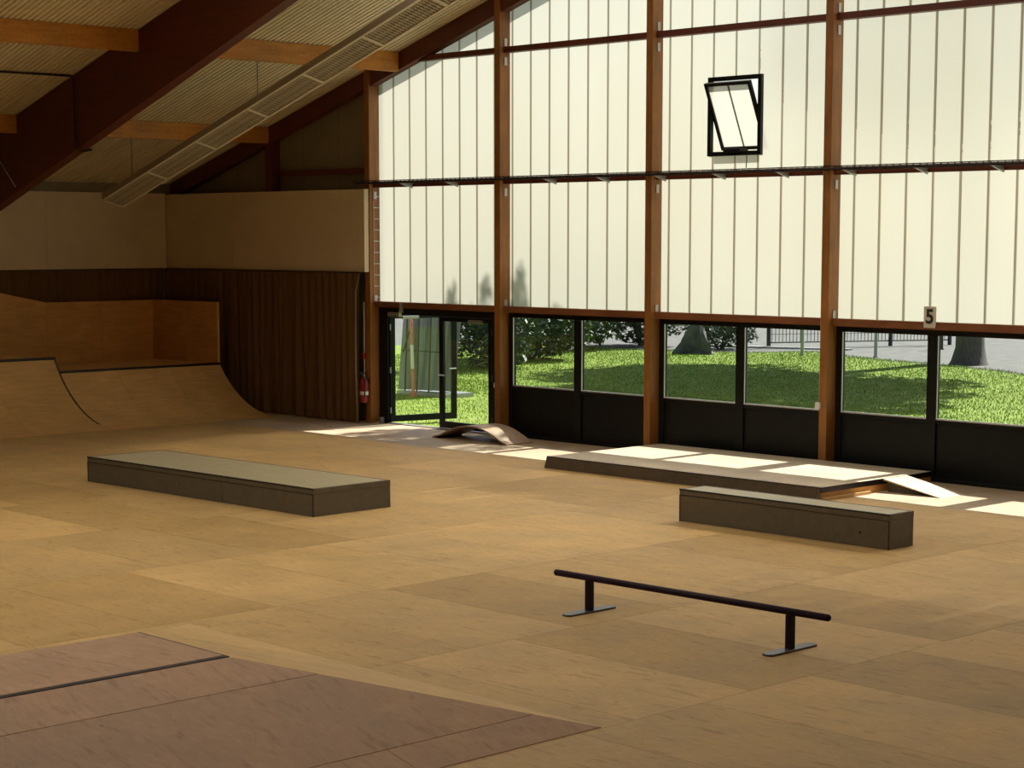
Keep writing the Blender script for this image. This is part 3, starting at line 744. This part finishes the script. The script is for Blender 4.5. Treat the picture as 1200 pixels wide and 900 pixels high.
for k in range(NS):
    if k: hbox(MB(), k*HS-.028, k*HS+.028, .0, HWD, -.012, .006).build('cross_bar', HEATF, ht)
    b = MB(); s = k*HS+.05
    while s < (k+1)*HS-.03:
        for w0, w1 in ((.03, .17), (.185, .325), (.34, .475)): hbox(b, s, s+.045, w0, w1, .006, .016)
        s += .075
    hbox(b, k*HS+.02, (k+1)*HS-.02, .095, .103, .004, .03); hbox(b, k*HS+.02, (k+1)*HS-.02, .25, .258, .004, .03); hbox(b, k*HS+.02, (k+1)*HS-.02, .403, .411, .004, .03)
    b.build('louver_panel', LOUV, ht)
    hbox(MB(), k*HS+.02, (k+1)*HS-.02, .03, HWD-.03, .05, .055).build('reflector', HDARK, ht)
for x in (-32.95, -28.775, -24.6, -20.4):
    s = (x-HP.x)/hu.x
    p = hpt(s, .25, .14)
    MB().tube([p, (p.x, p.y, zc(p.x)-(.3 if x < -30 else .33))], .008, 6).build('suspension_wire', STEEL, ht)
    q = hpt(s, .02, .14); MB().tube([q, (p.x, p.y, p.z+.09), hpt(s, HWD-.02, .14)], .006, 6).build('suspension_yoke', STEEL, ht)

# ------------------------------------------------------------------ small wall things
t = thing('number_sign', 'small pale plate with black number five on the sill beam', 'sign', (-16.575, Y_GL-.19, 2.335))
box('plate', SIGN, t, -16.68, -16.47, Y_GL-.19, Y_GL-.175, 2.335, 2.655)
cu = bpy.data.curves.new('number', 'FONT'); cu.body = '5'; cu.size = .30; cu.align_x = 'CENTER'; cu.align_y = 'CENTER'; cu.extrude = .001; cu.offset = .008
tmp = bpy.data.objects.new('tmp', cu); COL.objects.link(tmp); bpy.context.view_layer.update()
dg = bpy.context.evaluated_depsgraph_get(); me = bpy.data.meshes.new_from_object(tmp.evaluated_get(dg)); bpy.data.objects.remove(tmp)
me.materials.clear(); me.materials.append(INK); no = bpy.data.objects.new('number', me); COL.objects.link(no); no.parent = t
no.location = (0, -.002, .16); no.rotation_euler = (math.radians(90), 0, 0); no['label'] = 'black numeral 5'

t = thing('fire_extinguisher', 'red fire extinguisher hanging on the post by the curtain', 'fire extinguisher', (-29.66, 24.40, .42))
ec = (-29.66, 24.40, .42)
MB().lathe([(.0, .0), (.078, .0), (.085, .02), (.085, .40), (.07, .455), (.035, .485), (.028, .50)], ec, 20).build('cylinder', RED, t, smooth=True)
MB().lathe([(.0865, .15), (.0865, .22)], ec, 20).build('label_band', WHITEP, t, smooth=True)
MB().lathe([(.03, .50), (.03, .53), (.02, .56)], ec, 12).build('valve', GREYM, t)
MB().box(-29.68, -29.64, 24.30, 24.44, .975, .99).box(-29.68, -29.64, 24.28, 24.42, 1.01, 1.025).build('lever', INK, t)
MB().tube([(-29.63, 24.37, .95), (-29.56, 24.34, .88), (-29.555, 24.33, .7), (-29.565, 24.33, .52)], .012, 8).build('hose', INK, t)
box('wall_hook', STEEL, t, -29.69, -29.63, 24.44, Y_POST-.002, .80, .88)

# ------------------------------------------------------------------ outdoors
gr = MB()
tag(MB().box(-140, 60, Y_GL+.13, 150, -.30, -.06).build('gravel_yard', GRAVEL), 'pale gravel yard beyond the lawn', kind='structure')
edge = [(-60, 33), (-52, 42), (-46.5, 47.6), (-43.3, 47.9), (-41.4, 47.9), (-40, 48.9), (-38.1, 50.4), (-35.8, 49.2), (-33.2, 48.2), (-31.4, 47.6), (-29.6, 47.4), (-28.4, 46.8), (-20, 45), (-5, 42), (10, 40)]
def lawn_limit(x):
    for (xa, ya), (xb, yb) in zip(edge, edge[1:]):
        if xa <= x <= xb: return ya+(yb-ya)*(x-xa)/(xb-xa)
    return 30
def gz(x, y): return .03*math.sin(x*.35+1)*math.sin(y*.3)+.015*math.sin(x*1.3+y*.9)
b = MB(); NX, NY = 110, 40
for i in range(NX+1):
    x = -60+70*i/NX; yl = lawn_limit(x)
    for j in range(NY+1):
        t_ = j/NY; y = Y_GL+.14+(yl-Y_GL-.14)*t_; b.v.append((x, y, gz(x, y)-(.06 if t_ > .99 else 0)-.01))
for i in range(NX):
    for j in range(NY):
        q = i*(NY+1)+j; b.f.append((q, q+NY+1, q+NY+2, q+1)); b.mi.append(0)
lawn = tag(b.build('lawn', LAWN, smooth=True), 'sunny green lawn outside the windows', kind='structure')
# grass blades
rg = random.Random(21); b = MB()
def blades(n, x0, x1, y0, y1, hmin, hmax):
    for _ in range(n):
        x = rg.uniform(x0, x1); y = rg.uniform(y0, y1)
        if y > lawn_limit(x)-.05: continue
        z = gz(x, y)-.02; h = rg.uniform(hmin, hmax); a = rg.uniform(0, 6.283); w = rg.uniform(.006, .016); lx, ly = rg.uniform(-.5, .5)*h, rg.uniform(-.5, .5)*h
        k = len(b.v); c, s = math.cos(a)*w, math.sin(a)*w
        b.v += [(x-c, y-s, z), (x+c, y+s, z), (x+lx, y+ly, z+h)]; b.f.append((k, k+1, k+2)); b.mi.append(0)
blades(130000, -46, -20, 31, 51, .025, .075)
blades(40000, -40, -22, 25.2, 34, .02, .06)
b.build('grass', GRASS, lawn)['kind'] = 'stuff'

def leaf_cards(b, rnd, c, rad, n, size, hollow=.55):
    for _ in range(n):
        while True:
            p = Vector((rnd.uniform(-1, 1), rnd.uniform(-1, 1), rnd.uniform(-1, 1)))
            if hollow**2 < p.length_squared < 1: break
        q = Vector((c[0]+p.x*rad[0], c[1]+p.y*rad[1], c[2]+p.z*rad[2]))
        a = Vector((rnd.uniform(-1, 1), rnd.uniform(-1, 1), rnd.uniform(-.6, .6))).normalized(); u_ = a.cross(Vector((rnd.uniform(-1, 1), rnd.uniform(-1, 1), rnd.uniform(-1, 1)))).normalized()
        s = size*rnd.uniform(.6, 1.3); k = len(b.v)
        b.v += [tuple(q-a*s), tuple(q+u_*s*.4), tuple(q+a*s), tuple(q-u_*s*.4)]; b.f.append((k, k+1, k+2, k+3)); b.mi.append(0)
def shrub(label, x, y, r, h, n, size, seed):
    rd = random.Random(seed)
    t = thing('shrub', label, 'shrub', (x, y, 0), group='shrubs on the lawn edge')
    b = MB()
    leaf_cards(b, rd, (x, y, h*.52), (r, r, h*.55), n, size, .3)
    for k in range(5):
        a = rd.uniform(0, 6.28); leaf_cards(b, rd, (x+math.cos(a)*r*.6, y+math.sin(a)*r*.6, h*rd.uniform(.25, .8)), (r*.5, r*.5, h*.25), n//9, size, .2)
    b.v = [(p[0], p[1], max(p[2], .02)) for p in b.v]
    b.build('foliage', LEAFD, t)
    for k in range(6):
        a = rd.uniform(0, 6.28); MB().tube([(x+.06*math.cos(a), y+.06*math.sin(a), -.06), (x+r*.3*math.cos(a), y+r*.3*math.sin(a), h*.35), (x+r*.55*math.cos(a), y+r*.55*math.sin(a), h*.8)], [.05, .035, .012], 6).build('stem', BARK, t)
for a in (('dark leafy shrub seen through the right door leaf', -39.6, 37.4, 1.5, 2.8, 2600, .11, 5),
          ('dark leafy shrub at the left of the window beside the door', -41.8, 40.9, 1.9, 3.0, 3600, .12, 6),
          ('dark leafy shrub in the middle of the window beside the door', -44.9, 45.7, 1.8, 3.0, 3600, .12, 7),
          ('dark leafy shrub at the right of the window beside the door', -45.2, 49.6, 1.7, 3.2, 3200, .12, 8),
          ('dark shrub closing the gap behind the window beside the door', -41.9, 49.9, 1.2, 1.1, 1400, .09, 12),
          ('dark shrub behind the other shrubs at the lawn edge', -49.0, 48.2, 1.9, 3.6, 3000, .14, 9)): shrub(*a)

def tree(label, x, y, trunk, crown, leafsize, seed, h_tr, m=LEAFG):
    rd = random.Random(seed); t = thing('tree', label, 'tree', (x, y, 0))
    b = MB(); b.tube([(x, y, -.15), (x, y, .05), (x+.02, y, .45), (x, y, 1.2), (x-.1, y+.1, h_tr*.6), (x, y, h_tr)], [trunk*1.55, trunk*1.25, trunk*1.02, trunk*.95, trunk*.8, trunk*.5], 18)
    b.build('trunk', BARK, t, smooth=True)
    for (c, r_, n) in crown:
        b = MB(); leaf_cards(b, rd, c, r_, n, leafsize, .1); b.build('foliage', m, t)
        MB().tube([(x, y, h_tr*.8), tuple((Vector((x, y, h_tr))+Vector(c))/2), c], [trunk*.35, trunk*.22, .03], 6).build('branch', BARK, t)
tree('large tree with a thick grey trunk standing on the gravel edge', -31.7, 49.1, .42,
     [((-31.5, 47.6, 9.0), (3.4, 4.2, 3.0), 2200), ((-35.0, 49.5, 9.5), (2.8, 3.5, 2.8), 1600), ((-28.6, 48.0, 9.5), (2.4, 3.4, 2.6), 1100), ((-32, 50.5, 12), (3.5, 3.5, 2.5), 1500), ((-31.0, 44.2, 9.0), (3.4, 3.0, 2.0), 1500), ((-32.9, 45.5, 8.7), (1.9, 2.2, 1.5), 1100), ((-29.6, 43.4, 8.6), (2.6, 2.6, 1.5), 1000), ((-36.0, 49.6, 9.8), (2.4, 3.4, 2.2), 1100), ((-27.6, 44.0, 8.6), (2.2, 2.6, 1.6), 700), ((-25.0, 43.2, 8.6), (1.9, 2.4, 1.4), 800), ((-28.6, 49.4, 8.8), (2.5, 2.4, 1.5), 900), ((-25.8, 47.4, 9.2), (1.3, 1.4, 1.0), 260), ((-30.8, 41.4, 8.2), (2.2, 2.0, 1.4), 900), ((-27.4, 45.4, 8.2), (2.2, 1.6, 1.2), 420)], .30, 31, 9)
tree('slender tall tree outside the glazed wall', -26.75, 35.6, .11,
     [((-27.0, 35.6, 10.6), (1.0, 1.0, 1.9), 1300), ((-27.45, 35.6, 12.0), (.28, .3, 1.2), 260), ((-26.5, 35.6, 12.1), (.26, .3, 1.2), 240), ((-25.6, 35.6, 12.1), (.30, .3, 1.5), 330), ((-24.75, 35.6, 11.9), (.5, .3, .95), 220), ((-28.1, 35.6, 11.6), (.4, .4, .95), 200)], .13, 33, 9)

# boulder
rb = random.Random(4); t = None
b = MB(); n1, n2 = 14, 10
for j in range(n2+1):
    a = j/n2
    for i in range(n1):
        th = 2*math.pi*i/n1; rr = (1-a)**.7*1.0+.05; k = 1+.22*math.sin(3*th+1.3)+.13*math.sin(5*th+a*6)+rb.uniform(-.06, .06)
        b.v.append((-40.35+.60*rr*k*math.cos(th)+.10*a, 46.75+.50*rr*k*math.sin(th), -.1+1.12*a*(1+.08*math.sin(2*th))))
for j in range(n2):
    for i in range(n1): b.f.append((j*n1+i, j*n1+(i+1) % n1, (j+1)*n1+(i+1) % n1, (j+1)*n1+i)); b.mi.append(0)
b.f.append(tuple(range(n2*n1, (n2+1)*n1))); b.mi.append(0)
tag(b.build('boulder', STONE), 'pointed grey boulder standing at the lawn edge', 'boulder')

# mesh fence
fn = thing('mesh_fence', 'dark green wire mesh fence beyond the lawn', 'fence', (-40, 53, 0))
P0, P1 = Vector((-41.2, 51.6, 0)), Vector((-38.0, 57.6, 0)); dvec = (P1-P0)
nseg = 3
for k in range(nseg+1):
    p = P0+dvec*k/nseg; MB().box(p.x-.05, p.x+.05, p.y-.05, p.y+.05, -.1, 1.9).build('fence_post', FENCEG, fn)
for k in range(nseg):
    a, c = P0+dvec*k/nseg, P0+dvec*(k+1)/nseg; b = MB(); L = (c-a).length; d = (c-a)/L
    s = .12
    while s < L-.1:
        p = a+d*s; b.box(p.x-.008, p.x+.008, p.y-.008, p.y+.008, .1, 1.8); s += .13
    for z in (.12, .4, .8, 1.2, 1.78):
        b.tube([tuple(a+Vector((0, 0, z))), tuple(c+Vector((0, 0, z)))], .022 if z in (.12, 1.78) else .009, 5)
    b.build('mesh_panel', FENCEG, fn)
for lab, (x, y), h, r_, m in (('pale grey post before the mesh fence left of the timber post', (-37.0, 48.0), 1.4, .055, POSTG), ('pale grey post before the mesh fence right of the timber post', (-35.6, 49.9), 1.4, .055, POSTG), ('dark slim bollard on the gravel beside the mesh fence', (-36.6, 55.0), 1.3, .06, FENCEG),
                              ('dark post far beyond the large tree trunk', (-33.0, 60.0), 1.5, .10, FENCEG)):
    t = thing('bollard', lab, 'post', (x, y, -.06)); MB().lathe([(r_, 0), (r_, h-.04), (r_*.6, h)], (x, y, -.06), 10).build('shaft', m, t)
    MB().lathe([(r_*1.5, 0), (r_*1.5, .04)], (x, y, -.06), 10).build('base_plate', m, t)
tag(MB().hexa([(-44, 50.3, -.08), (-38.4, 52.3, -.08), (-38.4, 52.5, -.08), (-44, 50.5, -.08)], [(-44, 50.3, .0), (-38.4, 52.3, .0), (-38.4, 52.5, .0), (-44, 50.5, .0)]).build('kerb', CONC), 'low pale concrete kerb before the mesh fence', 'kerb')
# hedge far away
for k, (x, y) in enumerate(((-34.5, 66), (-30.5, 68), (-26, 69))):
    rd = random.Random(60+k); t = thing('hedge_bush', ['green hedge bush far behind the trunk on its left', 'green hedge bush far behind the trunk on its right', 'green hedge bush at the far right beyond the gravel'][k], 'bush', (x, y, -.06))
    b = MB(); leaf_cards(b, rd, (x, y, .9), (2.2, 1.2, 1.0), 900, .16, .3); b.v = [(p[0], p[1], max(p[2], -.05)) for p in b.v]; b.build('foliage', LEAFG, t)
    MB().tube([(x, y, -.1), (x, y, .9)], .06, 6).build('stem', BARK, t)

# rack of glass sheets beyond the open door
rk = thing('glass_rack', 'steel rack of leaning bluish glass sheets outside the open door', 'rack', (-33.9, 29.9, 0))
RX0, RX1, RY = -34.5, -33.05, 29.6
for k in range(5):
    x0 = RX0-.22+.30*k
    MB().hexa([(x0, RY+.08*k, .12), (x0+.42, RY+.08*k, .12), (x0+.42, RY+.015+.08*k, .12), (x0, RY+.015+.08*k, .12)],
              [(x0+.05, RY+.22+.08*k, 2.6-.04*k), (x0+.49, RY+.22+.08*k, 2.6-.04*k), (x0+.49, RY+.235+.08*k, 2.6-.04*k), (x0+.05, RY+.235+.08*k, 2.6-.04*k)]).build('glass_sheet', BLUEGL, rk)
for k in range(4):
    x = RX0+.12+.42*k; MB().tube([(x, RY-.08, .1), (x+.03, RY+.02, 2.7)], .022, 6).build('upright', STEEL, rk)
MB().tube([(RX0+.05, RY-.07, 1.0), (RX0+.75, RY-.02, 2.6)], .018, 6).tube([(RX0+.02, RY-.07, 1.05), (RX1, RY-.07, 1.05)], .014, 6).tube([(RX0+.02, RY-.04, 1.85), (RX1, RY-.04, 1.85)], .014, 6).build('brace', STEEL, rk)
box('base_beam', GREYM, rk, RX0-.1, RX1+.2, RY-.15, RY+.7, .0, .1)
bp_ = thing('striped_pole', 'faded red and white pole standing before the glass rack', 'pole', (-33.65, 29.1, 0))
for k in range(4):
    z0, z1 = .12+.55*k, .12+.55*(k+1)
    MB().tube([(-33.62-.02*k, 29.12, z0), (-33.64-.02*k, 29.12, z1)], .04, 10).build('pole_band', ORANGE if k != 1 else WHITEP, bp_)
MB().lathe([(.09, .0), (.09, .12), (.05, .14)], (-33.62, 29.12, 0), 12).build('pole_foot', ORANGE, bp_)
